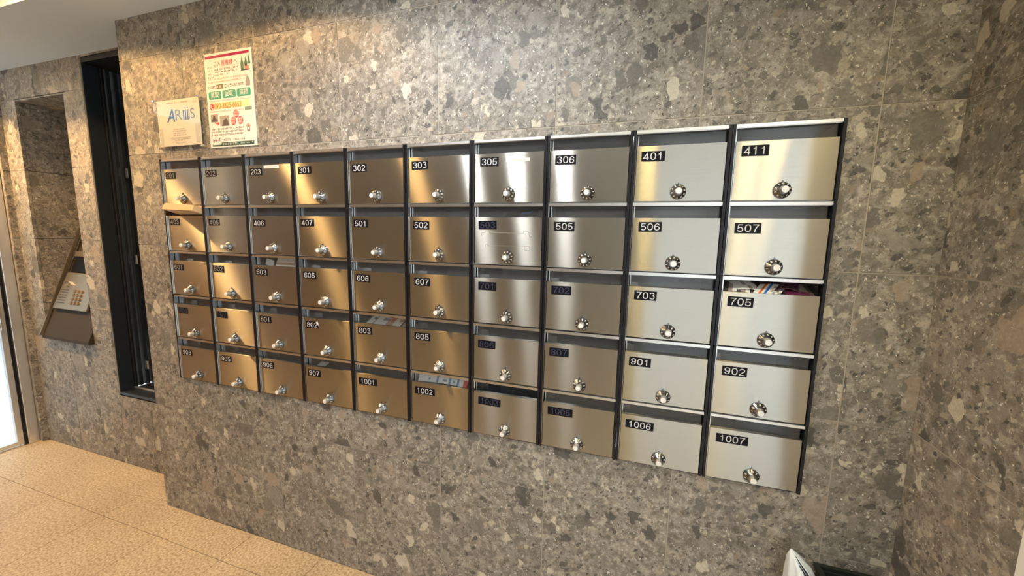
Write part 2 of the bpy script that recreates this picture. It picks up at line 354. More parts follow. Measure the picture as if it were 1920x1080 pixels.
# ------------------------------------------------------------ setting: walls of stone tiles
JG = .007   # half joint
def subtract(r, h):
    x0, x1, z0, z1 = r; a0, a1, b0, b1 = h
    if x1 <= a0 or x0 >= a1 or z1 <= b0 or z0 >= b1: return [r]
    out = []
    if z1 > b1: out.append((x0, x1, b1, z1)); z1 = b1
    if z0 < b0: out.append((x0, x1, z0, b0)); z0 = b0
    if x0 < a0: out.append((x0, a0, z0, z1))
    if x1 > a1: out.append((a1, x1, z0, z1))
    return out
CEIL = 2.40; FL = -6.885
ZR = [FL, -6.31, -4.68, -3.11, -1.51, .11, 1.72, 3.33]
def tile_wall(parent, us, zs, holes, place, top=CEIL, th=.06):
    for i in range(len(us)-1):
        for j in range(len(zs)-1):
            z1 = min(zs[j+1], top)
            if zs[j] >= top: continue
            rs = [(us[i]+JG*(i > 0), us[i+1]-JG*(i < len(us)-2), zs[j]+JG*(j > 0), z1-JG*(z1 < top))]
            for h in holes: rs = [q for r in rs for q in subtract(r, h)]
            rs = [r for r in rs if r[1]-r[0] > .03 and r[3]-r[2] > .03]
            if not rs: continue
            bm = bmesh.new()
            for r in rs: place(bm, r, th*(1+random.uniform(-.03, .03)))
            o = mesh_obj('tile', bm, 'stone', parent); o.matrix_parent_inverse = Matrix()
WY = .03
MB = (-.012, 10.012, -4.012, .012)
xs = [-.88, .71, 2.31, 3.90, 5.49, 7.08, 8.68, 10.27, 10.90]
bm = bmesh.new()
for r in subtract((-.86, 10.98, FL, CEIL), MB): box(bm, r[0], r[1], WY+.006, WY+.30, r[2], r[3])
wall = world_place(tag(mesh_obj('wall_back', bm, 'grout'), kind='structure'))
tile_wall(wall, xs, ZR, [MB], lambda bm, r, t: box(bm, r[0], r[1], WY, WY+t, r[2], r[3]))
# recessed wall further left, with its intercom niche and the black steel door
RY = .70
DOOR = (-3.42, -.2, -5.12, 2.36); NICHE = (-6.03, -4.13, -3.99, 1.68)
bm = bmesh.new()
for r in [q for p in subtract((-6.66, -.86, FL, CEIL+.02), DOOR) for q in subtract(p, (-6.10, -4.06, -4.06, 1.75))]: box(bm, r[0], r[1], RY+.006, RY+.30, r[2], r[3])
wall2 = world_place(tag(mesh_obj('wall_recess', bm, 'grout'), kind='structure'))
tile_wall(wall2, [-6.66, -5.2, -3.42, -2.3, -.82], ZR, [DOOR, NICHE], lambda bm, r, t: box(bm, r[0], r[1], RY, RY+t, r[2], r[3]))
# niche lining: left and right cheeks, head and back
bm = bmesh.new(); box(bm, -6.30, -6.03-.065, RY+.31, 2.3, -4.3, 1.9)
nich = tag(mesh_obj('wall_niche', bm, 'grout'), kind='structure'); world_place(nich)
for a_, b_ in ((-3.97, -3.11), (-3.11, -1.51), (-1.51, .11), (.11, 1.68)):
    bm = bmesh.new(); box(bm, -6.03-.06, -6.03, RY+.066, 2.2, a_+JG, b_-JG); mesh_obj('tile', bm, 'stone', nich)
    bm = bmesh.new(); box(bm, -4.13, -4.07, RY+.06, 2.2, a_+JG, b_-JG); mesh_obj('tile', bm, 'stone', nich)
bm = bmesh.new(); box(bm, -6.03, -4.13, 2.14, 2.2, -3.99, 1.68); mesh_obj('tile', bm, 'stone', nich)
bm = bmesh.new(); box(bm, -6.03, -4.13, RY+.06, 2.14, 1.68, 1.74); mesh_obj('tile', bm, 'stone', nich)
# left return of the main wall
bm = bmesh.new(); box(bm, -.82, -.6, WY+.30, RY+.9, FL, CEIL)
lr = world_place(tag(mesh_obj('wall_return', bm, 'grout'), kind='structure'))
for j in range(len(ZR)-1):
    z1 = min(ZR[j+1], CEIL); bm = bmesh.new(); box(bm, -.88, -.82, WY+.065, RY+.9, ZR[j]+JG, z1-JG); mesh_obj('tile', bm, 'stone', lr)
# stub wall left of the niche, running forward to the glass door
bm = bmesh.new(); box(bm, -6.95, -6.72, .60, RY+.3, FL, CEIL+.02)
st = world_place(tag(mesh_obj('wall_left', bm, 'grout'), kind='structure'))
for j in range(len(ZR)-1):
    z1 = min(ZR[j+1], CEIL); bm = bmesh.new(); box(bm, -6.72, -6.66, .58, RY+.3, ZR[j]+JG, z1-JG); mesh_obj('tile', bm, 'stone', st)
bm = bmesh.new(); box(bm, -7.2, -6.85, -11.0, -2.28, FL, CEIL)
world_place(tag(mesh_obj('wall_side', bm, plain('brown_timber_panel', (.34, .20, .09), .6)), kind='structure'))
# right wall: a short stone return, then white paint
RX = 10.90
bm = bmesh.new(); box(bm, RX+.006, RX+.6, -1.25, WY+.3, FL, CEIL)
rw = world_place(tag(mesh_obj('wall_right', bm, 'grout'), kind='structure'))
for j in range(len(ZR)-1):
    z1 = min(ZR[j+1], CEIL); bm = bmesh.new(); box(bm, RX, RX+.06, -1.25, WY-.003, ZR[j]+JG, z1-JG); mesh_obj('tile', bm, 'stone', rw)
bm = bmesh.new(); box(bm, RX-.01, RX+.6, -3.4, -1.26, FL, CEIL); box(bm, RX-.01, RX+.4, -11.3, -11.0, FL, CEIL)
world_place(tag(mesh_obj('wall_right_painted', bm, 'white_wall'), kind='structure'))
# wall behind the photographer on the left, open to the street on the right
bm = bmesh.new(); box(bm, -6.9, OP[0], -11.3, -11.0, FL, CEIL)
world_place(tag(mesh_obj('wall_front', bm, 'stone'), kind='structure'))
# floor: beige flamed granite tiles on a bed
bm = bmesh.new(); box(bm, -7.0, 11.5, -11.3, RY+.9, FL-.3, FL-.012)
fl = world_place(tag(mesh_obj('floor', bm, plain('floor_joint', (.30, .22, .15), .8)), kind='structure'))
fx = [-8.2+1.622*k for k in range(0, 13)]; fy = [-.605+1.622*k for k in range(-6, 2)]
for i in range(len(fx)-1):
    for j in range(len(fy)-1):
        x0, x1, y0, y1 = max(fx[i], -6.95), min(fx[i+1], 10.9), max(fy[j], -11), min(fy[j+1], RY)
        if fx[i]+.1 > -.88: y1 = min(y1, WY)
        if x1-x0 < .05 or y1-y0 < .05: continue
        bm = bmesh.new(); box(bm, x0+.005, x1-.005, y0+.005, y1-.005, FL-.1, FL)
        mesh_obj('tile', bm, 'floor', fl)
bm = bmesh.new(); box(bm, -1.75, -.89, WY, RY, FL-.1, FL-.0005); mesh_obj('tile', bm, 'floor', fl)
bm = bmesh.new(); box(bm, -70, 70, -70, 70, FL-.5, FL-.32)
world_place(tag(mesh_obj('ground', bm, 'pave'), kind='structure'))
bm = bmesh.new(); box(bm, -24, -23, -50, 40, FL-.32, 5)
world_place(tag(mesh_obj('added_street_wall', bm, plain('street_render', (.40, .42, .44), .8)), kind='structure'))  # added beyond the glass door so its view turns grey, not white
# ceiling with the lit coffer
CO = (-6.85, 5.0, -3.2, -.80)
bm = bmesh.new()
for r in subtract((-7.2, 11.5, -11.3, RY+1.4), CO):
    box(bm, r[0], r[1], r[2], r[3], CEIL, CEIL+.15)
box(bm, CO[0]-.1, CO[1]+.1, CO[2]-.1, CO[3]+.1, CEIL+1.15, CEIL+1.3)
box(bm, CO[0]-.1, CO[0], CO[2], CO[3], CEIL+.15, CEIL+1.15); box(bm, CO[1], CO[1]+.1, CO[2], CO[3], CEIL+.15, CEIL+1.15)
box(bm, CO[0], CO[1], CO[2]-.1, CO[2], CEIL+.15, CEIL+1.15); box(bm, CO[0], CO[1], CO[3], CO[3]+.1, CEIL+.15, CEIL+1.15)
world_place(tag(mesh_obj('ceiling', bm, 'paint'), kind='structure'))
for k, (x, y, z) in enumerate(DOWN+ACCENT):
    e = tag(empty('ceiling_light', (x, y, CEIL)), 'round recessed ceiling downlight with a warm lens, %s' % ('over the ninth mailbox column', 'beside the right wall', 'nearest the right corner', 'first of the row over the hall', 'second of the row over the hall', 'third of the row over the hall')[k], 'light', 'ceiling downlights')
    bm = bmesh.new(); lathe(bm, [(.26, 0), (.26, -.02), (.22, -.03)], 0, 0, axis='z'); mesh_obj('trim_ring', bm, 'aluminium', e, True)
    bm = bmesh.new(); lathe(bm, [(.19, -.031), (.18, -.04)], 0, 0, axis='z'); mesh_obj('lens', bm, 'lens', e)

# ------------------------------------------------------------ black steel door in the recess
dr = world_place(tag(mesh_obj('door_1', (lambda b: (box(b, -3.4, -.90, 1.48, 1.60, -5.12, 2.36), b)[1])(bmesh.new()), 'void'), kind='structure'))
bm = bmesh.new(); box(bm, -3.50, -3.41, RY+.02, 1.0, -5.12, 2.30); mesh_obj('jamb', bm, 'slate', dr, bevel=.01)
bm = bmesh.new(); box(bm, -3.50, -3.36, 1.0, 1.06, -5.05, 2.30); mesh_obj('door_stop', bm, 'void', dr, bevel=.01)
bm = bmesh.new(); box(bm, -3.50, -3.38, 1.10, 1.18, -5.05, 2.30); mesh_obj('door_stop', bm, 'slate', dr, bevel=.01)
bm = bmesh.new(); box(bm, -3.50, -3.35, 1.22, 1.30, -5.05, 2.30); mesh_obj('door_stop', bm, 'slate', dr, bevel=.01)
bm = bmesh.new(); box(bm, -3.50, -3.33, 1.34, 1.48, -5.05, 2.30); mesh_obj('door_stop', bm, 'void', dr, bevel=.01)
bm = bmesh.new(); box(bm, -3.41, -.9, RY+.02, 1.48, 2.26, 2.36); mesh_obj('lintel', bm, 'void', dr)
bm = bmesh.new(); box(bm, -3.41, -.9, RY+.0, 1.48, -5.16, -5.06); mesh_obj('sill', bm, 'slate', dr, bevel=.015)
bm = bmesh.new(); box(bm, -3.38, -.95, .98, 1.00, -5.06, -5.03); mesh_obj('sill_edge', bm, 'galv', dr)
for z in (.05, -1.95, -4.55):
    bm = bmesh.new(); box(bm, -3.34, -3.27, 1.22, 1.27, z-.12, z+.12); lathe(bm, [(.025, z-.1), (.025, z+.1)], -3.25, 0, 12, axis='z', cy=1.24)
    mesh_obj('hinge', bm, 'chrome', dr)
bm = bmesh.new(); box(bm, -2.55, -2.50, 1.40, 1.48, -2.1, -1.5); mesh_obj('handle', bm, 'chrome', dr, bevel=.01)

# ------------------------------------------------------------ glass entrance door on the left
gx = -6.9
post = tag(empty('steel_post', (gx, .48, FL)), 'brushed stainless steel door post between stone wall and glass door', 'post')
bm = bmesh.new(); box(bm, -.07, .10, -.095, .10, 0, CEIL-FL-.01); mesh_obj('post_body', bm, 'galv_post', post, bevel=.012)
bm = bmesh.new(); box(bm, -.03, .06, -.145, -.097, 0, CEIL-FL-.02); mesh_obj('gasket', bm, 'black', post)
gd = tag(empty('glass_door', (gx, .33, FL)), 'clear glass entrance door in a steel frame at the far left', 'door')
bm = bmesh.new(); box(bm, -.05, .05, -.12, -.0, .04, CEIL-FL-.1); mesh_obj('stile', bm, 'galv_post', gd, bevel=.01)
bm = bmesh.new(); box(bm, -.05, .05, -2.6, -2.4, .04, CEIL-FL-.1); mesh_obj('stile', bm, 'galv_post', gd, bevel=.01)
bm = bmesh.new(); box(bm, -.05, .05, -2.4, -.12, .04, .14); mesh_obj('bottom_rail', bm, 'galv_post', gd, bevel=.01)
bm = bmesh.new(); box(bm, -.05, .05, -2.4, -.12, CEIL-FL-.3, CEIL-FL-.1); mesh_obj('top_rail', bm, 'galv_post', gd)
bm = bmesh.new(); box(bm, -.012, .012, -2.4, -.12, .14, CEIL-FL-.3); mesh_obj('pane', bm, 'glass', gd)
bm = bmesh.new(); lathe(bm, [(.03, 3.1), (.03, 4.7)], .14, 0, 14, axis='z', cy=-.12); box(bm, .04, .14, -.14, -.10, 3.3, 3.36); box(bm, .04, .14, -.14, -.10, 4.45, 4.51)
mesh_obj('handle', bm, 'chrome', gd, True)

for k, (x, y, z) in enumerate(CEIL_FILL):  # unseen fittings added to carry the ceiling fill spots
    e = tag(empty('ceiling_fill_fixture', (-6.85, y, z-.35)), ('nearer', 'farther')[k] + ' added half round fill light for the ceiling, unseen past the glass door', 'light', 'added ceiling fill lights')
    bm = bmesh.new(); lathe(bm, [(.14, 0), (.20, .22), (.20, .28)], .22, 0, 24, axis='z'); box(bm, .0, .06, -.1, .1, .05, .25); mesh_obj('shade', bm, 'aluminium', e, True)
    bm = bmesh.new(); lathe(bm, [(.15, .285), (.15, .30)], .22, 0, 20, axis='z'); mesh_obj('lens', bm, plain('fill_lens', (.9, .95, 1), .4, emit=(.8, .92, 1), estr=8), e)

# ------------------------------------------------------------ intercom console in the niche
ic = tag(empty('intercom_console', (-6.03, RY, -3.97)), 'sloping stone and metal intercom console with a keypad, inside the wall niche', 'intercom')
def sl(t, x, n_=0):   # t: 0 front low edge .. 1 back high edge; n_: proud of the slope
    y = -.10+t*.975; z = 0.05+t*2.62; return (x, y - n_*.937, z + n_*.349)
bm = bmesh.new()
hexa(bm, [(0, -.10, -.02), (1.88, -.10, -.02), (1.88, 1.40, -.02), (0, 1.40, -.02), sl(0, 0), sl(0, 1.88), (1.88, .98, 2.75), (0, .98, 2.75)])
mesh_obj('body', bm, 'console_stone', ic)
def slab(name, t0, t1, x0, x1, n0, n1, mat, x0t=None, x1t=None, bevel=0):
    bm = bmesh.new(); x0t = x0 if x0t is None else x0t; x1t = x1 if x1t is None else x1t
    hexa(bm, [sl(t0, x0, n0), sl(t0, x1, n0), sl(t1, x1t, n0), sl(t1, x0t, n0), sl(t0, x0, n1), sl(t0, x1, n1), sl(t1, x1t, n1), sl(t1, x0t, n1)])
    return mesh_obj(name, bm, mat, ic, bevel=bevel)
slab('side_strip', 0, 1.06, 0, .035, 0, .06, 'tan_metal')
pl = slab('keypad_plate', .25, .585, .15, 1.50, .0, .07, 'tan_metal', .24, 1.55, bevel=.015)
slab('display', .59, .74, .30, 1.75, .0, .04, 'blacktag')
slab('cover_strip', .74, .79, .26, 1.78, .0, .06, 'tan_metal')
def on_plate(name, fn, mat):
    bm = bmesh.new(); fn(bm); o = mesh_obj(name, bm, mat, pl); return o
def stud(bm, t, x, r, h):
    a = Vector(sl(t, x, .071)); b = Vector(sl(t, x, .071+h)); u = Vector((1, 0, 0)); v = (Vector(sl(t+.1, x))-Vector(sl(t, x))).normalized()
    ra = [bm.verts.new((a+r*(u*math.cos(k*math.pi/5)+v*math.sin(k*math.pi/5)))*S) for k in range(10)]
    rb = [bm.verts.new((b+.8*r*(u*math.cos(k*math.pi/5)+v*math.sin(k*math.pi/5)))*S) for k in range(10)]
    for k in range(10): bm.faces.new((ra[k], ra[(k+1) % 10], rb[(k+1) % 10], rb[k]))
    bm.faces.new(rb)
on_plate('camera_eye', lambda bm: stud(bm, .475, .50, .075, .07), 'chrome')
for r in range(4):
    for c in range(3): on_plate('key', lambda bm: stud(bm, .31+.036*r, .86+.14*c, .045, .03), 'key_metal')
for r in range(6):
    bm = bmesh.new(); a = sl(.30+.024*r, .26, .072); b = sl(.30+.024*r, .58, .072); c = sl(.308+.024*r, .58, .072); d = sl(.308+.024*r, .26, .072)
    poly(bm, [a, b, c, d]); mesh_obj('speaker_slot', bm, 'ink', pl)

# ------------------------------------------------------------ mailboxes
ROWS = [[201, 202, 203, 301, 302, 303, 305, 306, 401, 411], [403, 405, 406, 407, 501, 502, 503, 505, 506, 507],
        [601, 602, 603, 605, 606, 607, 701, 702, 703, 705], [706, 707, 801, 802, 803, 805, 806, 807, 901, 902],
        [903, 905, 906, 907, 1001, 1002, 1003, 1005, 1006, 1007]]
H = .80
def mesh_of(fn, name, mat, smooth=False):
    bm = bmesh.new(); fn(bm); o = mesh_obj(name, bm, mat, None, smooth); me = o.data; bpy.data.objects.remove(o); return me
def f_housing(b):
    x0, x1, y0, y1, z0, z1, t = -.485, .485, .035, 1.15, .006, H-.006, .012
    box(b, x0, x0+t, y0, y1, z0, z1); box(b, x1-t, x1, y0, y1, z0, z1); box(b, x0+t, x1-t, y1-t, y1, z0, z1)
    box(b, x0+t, x1-t, y0, y1-t, z0, z0+t); box(b, x0+t, x1-t, y0, y1-t, z1-t, z1)
def f_stileL(b): box(b, -.496, -.467, -.022, .10, .002, H-.002)
def f_stileR(b): box(b, .467, .496, -.022, .10, .002, H-.002)
def f_bead(b): box(b, -.4668, -.4625, -.020, .05, .004, H-.036)
def f_lip(b):
    box(b, -.466, .466, -.014, .035, H-.034, H-.002); box(b, -.466, .466, .0, .035, H-.04, H-.034)
def f_flap(b): box(b, -.450, .450, .055, .062, .60, H-.045)
def f_catch(b): box(b, -.452, -.440, .07, .30, .50, .76); box(b, -.44, -.36, .30, .31, .56, .64)
def f_door(b):
    box(b, -.455, .458, -.006, .010, .015, .625); box(b, -.455, .458, .010, .05, .613, .625); box(b, -.455, .458, .010, .05, .015, .027)
def f_dial(b): lathe(b, [(.083, -.006), (.084, -.016), (.078, -.022), (.052, -.052), (.044, -.060)], 0, 0, 32)
def f_knob(b):
    lathe(b, [(.040, -.058), (.038, -.066), (.036, -.118), (.033, -.122)], 0, 0, 24)
    lathe(b, [(.029, -.121), (.029, -.124)], 0, 0, 20, 1)
def f_point(b): hexa(b, [(-.014, -.006, .080), (.014, -.006, .080), (.002, -.006, .105), (-.002, -.006, .105), (-.012, -.018, .082), (.012, -.018, .082), (.002, -.014, .103), (-.002, -.014, .103)])
def f_nums(b):
    for k in range(10):
        me = text_mesh(str(k), .025, 'CENTER', 1.0, .016)
        me.transform(Matrix.Translation((0, 0, -.012*S)))
        sl_ = math.atan2(.030, .026)   # the cone's slope
        T = Matrix.Rotation(-k*math.pi/5, 4, 'Y') @ Matrix.Translation((0, -.0375*S, .066*S)) @ Matrix.Rotation(-(math.pi/2-sl_), 4, 'X')
        me.transform(T); b.from_mesh(me)
    for k in range(1):
        hexa(b, [(-.002, -.056, .049), (.002, -.056, .049), (.002, -.040, .064), (-.002, -.040, .064), (-.002, -.058, .050), (.002, -.058, .050), (.002, -.043, .066), (-.002, -.043, .066)])
ME = dict(housing=mesh_of(f_housing, 'housing', 'galv'), sl=mesh_of(f_stileL, 'stile', 'black'), sr=mesh_of(f_stileR, 'stile', 'black'),
          bead=mesh_of(f_bead, 'bead', 'chrome'), lip=mesh_of(f_lip, 'lip', 'aluminium'), flap=mesh_of(f_flap, 'flap', 'flap'), catch=mesh_of(f_catch, 'catch', 'aluminium'),
          door=mesh_of(f_door, 'door', 'steel'), dial=mesh_of(f_dial, 'dial', 'dial', True), knob=mesh_of(f_knob, 'knob', ['knob', 'cap'], True),
          point=mesh_of(f_point, 'pointer', 'dial'), nums=mesh_of(f_nums, 'numerals', 'white'))
def child(name, me, parent, loc=(0, 0, 0), rot=None):
    o = bpy.data.objects.new(name, me); COL.objects.link(o); o.parent = parent; o.location = Vector(loc)*S
    if rot: o.rotation_euler = rot
    return o
ROWN = ['top', 'second', 'middle', 'fourth', 'bottom']
COLN = ['first', 'second', 'third', 'fourth', 'fifth', 'sixth', 'seventh', 'eighth', 'ninth', 'tenth']
DARK = {503, 701, 702, 706, 707, 806, 807, 1003, 1005}; MID = {201, 202, 403, 405, 601, 602}
EXTRA = {203: ', name strip at top edge', 305: ', name strip beside number', 403: ', cardboard box in slot', 503: ', tape marks on door', 603: ', leaflets behind flap',
         705: ', slot stuffed with leaflets', 803: ', pamphlets in slot', 1002: ', folded papers in slot', 802: ', torn number tag', 303: ', plastic wrapping inside'}
digitmat = {}
def digits(num, mat):
    k = (num, mat)
    bm = bmesh.new(); numerals(bm, str(num), 0, 0, 0, .080, 1.32 if num < 1000 else 1.22, .105)
    return mesh_of_bm(bm, 'digits', mat)
def mesh_of_bm(bm, name, mat):
    o = mesh_obj(name, bm, mat); me = o.data; bpy.data.objects.remove(o); return me
plate3 = mesh_of(lambda b: box(b, 0, .252, -.010, -.005, 0, .110), 'number_tag', 'blacktag')
plate4 = mesh_of(lambda b: box(b, 0, .330, -.010, -.005, 0, .105), 'number_tag', 'blacktag')
rnd = random.Random(11)
for j, row in enumerate(ROWS):
    for i, num in enumerate(row):
        e = empty('mailbox', (i+.5, 0, -(j+1)*H))
        tag(e, 'steel mailbox tagged %d, %s row, %s from left%s' % (num, ROWN[j], COLN[i], EXTRA.get(num, '')), 'mailbox', 'wall of numbered mailboxes')
        child('housing', ME['housing'], e); child('side_stile', ME['sl'], e); child('side_stile', ME['sr'], e); child('edge_bead', ME['bead'], e)
        child('slot_lip', ME['lip'], e)
        if num not in (705, 403, 1003): child('slot_flap', ME['flap'], e)
        child('catch', ME['catch'], e)
        d = child('door', ME['door'], e, rot=(math.radians(rnd.uniform(-.25, .25)), 0, math.radians(rnd.uniform(-.7, .7))))
        n4 = num > 999; px = -.398+rnd.uniform(-.008, .012); pz = (.458 if n4 else .465)+rnd.uniform(-.008, .006)
        tg = child('number_tag', plate4 if n4 else plate3, d, (px, 0, pz), (0, rnd.uniform(-.02, .02), 0))
        mat = 'digit_dark' if num in DARK else 'digit_mid' if num in MID else 'digit_light'
        child('digits', digits(num, mat), tag(tg), ((.165 if n4 else .126), -.0112, .013 if n4 else .015))
        dl = child('dial', ME['dial'], e, (.008, 0, .115)); a = rnd.choice([0, 0, 1, 2, -1, 3, 5, 8])*math.pi/5+.1
        if num == 411: a = 0
        child('numerals', ME['nums'], dl, rot=(0, a, 0)); child('knob', ME['knob'], dl); child('pointer', ME['point'], dl)
        if num in (203, 305):
            bm = bmesh.new(); x0, z0, wd, hh = (-.09, .565, .31, .046) if num == 203 else (-.035, .515, .315, .040)
            box(bm, x0, x0+wd, -.009, -.0065, z0, z0+hh, 0); pseudo(bm, x0+.05, x0+wd-.05, z0+hh/2, -.0098, .020, 1, num)
            tag(mesh_obj('name_strip', bm, ['paper', 'ink_grey'], d), 'white paper name strip')
        if num == 503:
            bm = bmesh.new()
            def ln(x0, z0, x1, z1, t=.004):
                dx, dz = x1-x0, z1-z0; q = t/math.hypot(dx, dz); poly(bm, [(x0-dz*q/2, z0+dx*q/2), (x1-dz*q/2, z1+dx*q/2), (x1+dz*q/2, z1-dx*q/2), (x0+dz*q/2, z0-dx*q/2)], -.0068)
            P_ = [[(-.36, .375), (-.36, .42), (-.31, .42), (-.31, .445), (-.25, .445), (-.25, .425), (.22, .425), (.22, .45), (.28, .45), (.28, .43), (.33, .43), (.33, .38), (.30, .38), (.30, .41)],
                  [(-.30, .24), (-.30, .275), (-.27, .275), (-.27, .26), (.24, .26), (.30, .26), (.30, .21), (.24, .21), (.24, .26)]]
            for pp in P_:
                for q, r_ in zip(pp, pp[1:]): ln(*q, *r_)
            tag(mesh_obj('tape_residue', bm, 'residue', d), 'pale outline left by removed tape')
        if num == 802:
            bm = bmesh.new(); poly(bm, [(-.20, .57), (-.15, .575), (-.135, .50), (-.17, .535)], -.0125); tag(mesh_obj('torn_corner', bm, 'paper', d), 'torn pale corner of the tag')

# ------------------------------------------------------------ mail in the slots
def leaf(name, label, cat, pts, mat, deco=None, group=None, th=.004):
    """a bent sheet: pts is a grid (rows of points) in wall coordinates"""
    bm = bmesh.new(); g = [[bm.verts.new(Vector(p)*S) for p in r] for r in pts]
    nc = len(g[0])
    for a, b in zip(g, g[1:]):
        for k in range(nc-1):
            f = bm.faces.new((a[k], a[k+1], b[k+1], b[k]))
            if deco: f.material_index = deco(g.index(a), k)
    geo = bmesh.ops.extrude_face_region(bm, geom=list(bm.faces)); vs = [v for v in geo['geom'] if isinstance(v, bmesh.types.BMVert)]
    for v in vs: v.co += Vector((0, .3, -1)).normalized()*th*S
    o = mesh_obj(name, bm, mat); world_place(o); tag(o, label, cat, group); return o
def sheet(x0, x1, y0, z0, y1, z1, nx=8, ny=3, bend=.0, skew=0, tw=0):
    out = []
    for r in range(ny+1):
        t = r/ny; row = []
        for c in range(nx+1):
            s = c/nx; row.append((x0+(x1-x0)*s+skew*t, y0+(y1-y0)*t, z0+(z1-z0)*t+bend*math.sin(math.pi*s)+tw*s))
        out.append(row)
    return out
# cardboard box jutting out of slot 403
bm = bmesh.new()
hexa(bm, [(.29, -.225, -.873), (.95, -.17, -.897), (.94, .35, -1.04), (.33, .35, -1.05), (.30, -.18, -.764), (.945, -.13, -.799), (.94, .35, -.93), (.33, .35, -.93)])
cb = world_place(mesh_obj('cardboard_box', bm, 'kraft', bevel=.004)); tag(cb, 'flat brown cardboard box sticking out of the slot of mailbox 403', 'box')
bm = bmesh.new(); poly(bm, [(.74, -.10, -.9171), (.80, -.13, -.9098), (.62, -.185, -.8955), (.60, -.155, -.9035)]); o = mesh_obj('tape', bm, 'cream', cb); o.location.z -= .0012
# 603: leaflets behind the flap
z3 = -1.6
leaf('leaflet', 'cream leaflet with a brown band behind the flap of mailbox 603', 'leaflet', sheet(2.42, 2.94, .085, z3-.19, .14, z3-.05, 8, 4), ['cream', 'ink_brown', 'paper'], lambda r, c: 1 if r == 1 and c < 6 else (2 if r == 3 and c > 3 else 0), 'mail showing in the slots')
leaf('leaflet', 'small white folded leaflet left of the cream one in mailbox 603', 'leaflet', sheet(2.20, 2.36, .09, z3-.16, .12, z3-.06, 3, 3, .0, .0, -.04), ['paper'], None, 'mail showing in the slots')
# 803: pamphlets lying
z4 = -2.4
cols = [('pale green pamphlet', 'white pamphlet', 'red edged pamphlet', 'brown pamphlet', 'dark brown pamphlet')]
for k, (nm, mt, a_, b_) in enumerate((('pale green edged pamphlet', ['paper', 'pine'], 4.16, 4.30), ('white lined pamphlet', ['paper', 'ink_grey'], 4.26, 4.52), ('red spined pamphlet', ['ink_brown', 'red'], 4.52, 4.60), ('tan printed pamphlet', ['cream', 'ink_brown'], 4.60, 4.78), ('brown photo pamphlet', ['photo_grey', 'photo_dark'], 4.78, 4.93))):
    leaf('pamphlet', '%s showing in the slot of mailbox 803' % nm, 'pamphlet', sheet(a_, b_, .075, z4-.20, .22, z4-.075, 5, 4, .004, .07), mt, (lambda r, c: 1 if (c == 0 or (r == 2 and c > 2)) else 0), 'mail showing in the slots')
# 1002: papers
z5 = -3.2
leaf('folded_paper', 'plain white folded paper at the back of the slot of mailbox 1002', 'paper', sheet(5.06, 5.85, .16, z5-.17, .19, z5-.045, 8, 3, .0, 0, -.04), ['paper'], None, 'mail showing in the slots')
leaf('newspaper', 'printed sheet with blue and red marks in the slot of mailbox 1002', 'newspaper', sheet(5.10, 5.90, .075, z5-.185, .13, z5-.08, 24, 4, .015), ['paper', 'blue_pale', 'red'], lambda r, c: 2 if c >= 22 and r < 3 else (1 if c in (9, 15, 19) or (r == 1 and c in (5, 12, 13, 17)) else 0), 'mail showing in the slots')
# 705: jumbled leaflets
z6 = -1.6
for nm, mt, g_, dc in (
    ('grey patterned flyer at the left', ['photo_grey', 'ink', 'paper'], sheet(9.06, 9.36, .02, z6-.185, .30, z6-.05, 7, 4, .02, .06), lambda r, c: (1, 2, 0)[(r*3+c*2) % 3]),
    ('white flyer curled over the grey one', ['paper', 'ink_grey'], sheet(9.16, 9.44, .05, z6-.165, .35, z6-.03, 7, 4, .03, -.08), lambda r, c: 1 if (r*5+c) % 4 == 0 else 0),
    ('white leaflet with orange and navy stripes', ['paper', 'orange', 'blue', 'ink_grey'], sheet(9.34, 9.60, .012, z6-.18, .16, z6-.09, 10, 5, .008, .10), lambda r, c: 1 if c == 2 else 2 if c in (4,) else 3 if c > 5 and (r+c) % 2 else 0),
    ('dark plum brochure behind the striped leaflet', ['magenta', 'photo_dark', 'photo_grey'], sheet(9.40, 9.75, .10, z6-.16, .5, z6-.04, 7, 4, .03, .04), lambda r, c: (0, 0, 1, 2)[(r*2+c*3) % 4]),
    ('plum wrapper with pale square, rightmost', ['magenta', 'photo_grey', 'photo_dark'], sheet(9.66, 9.93, .015, z6-.18, .3, z6-.06, 6, 4, .012, -.03), lambda r, c: 1 if (r in (1, 2) and c in (2, 4)) or (r == 1 and c == 3) else (2 if c == 5 else 0)),
    ('crumpled dark film in the middle', ['photo_dark', 'magenta'], sheet(9.55, 9.80, .05, z6-.15, .3, z6-.07, 9, 4, .04, .03), lambda r, c: (r+c) % 2)):
    leaf('leaflet', '%s in the open slot of mailbox 705' % nm, 'leaflet', g_, mt, dc, 'mail showing in the slots')
# 303: wrinkled plastic wrapping, 503: dark envelope, 907: scraps
g_ = sheet(5.30, 5.90, .10, -.19, .45, -.11, 14, 6, .03); rr_ = random.Random(4)
g_ = [[(p[0], p[1], p[2]+rr_.uniform(-.012, .012)) for p in r] for r in g_]
leaf('plastic_wrapping', 'crumpled grey plastic wrapping in the slot of mailbox 303', 'wrapping', g_, [plain('grey_film', (.26, .22, .22), .3)], None, 'mail showing in the slots')
leaf('envelope', 'dark envelope tilted in the slot of mailbox 503', 'envelope', sheet(6.40, 6.85, .08, -.99, .3, -.89, 6, 3, 0, 0, .05), ['void', 'blue'], lambda r, c: 1 if r == 1 and c in (3, 4) else 0, 'mail showing in the slots')
leaf('paper_scrap', 'small white paper scrap in the slot of mailbox 907', 'paper', sheet(3.18, 3.34, .08, -3.395, .2, -3.36, 3, 2), ['paper'], None, 'mail showing in the slots')

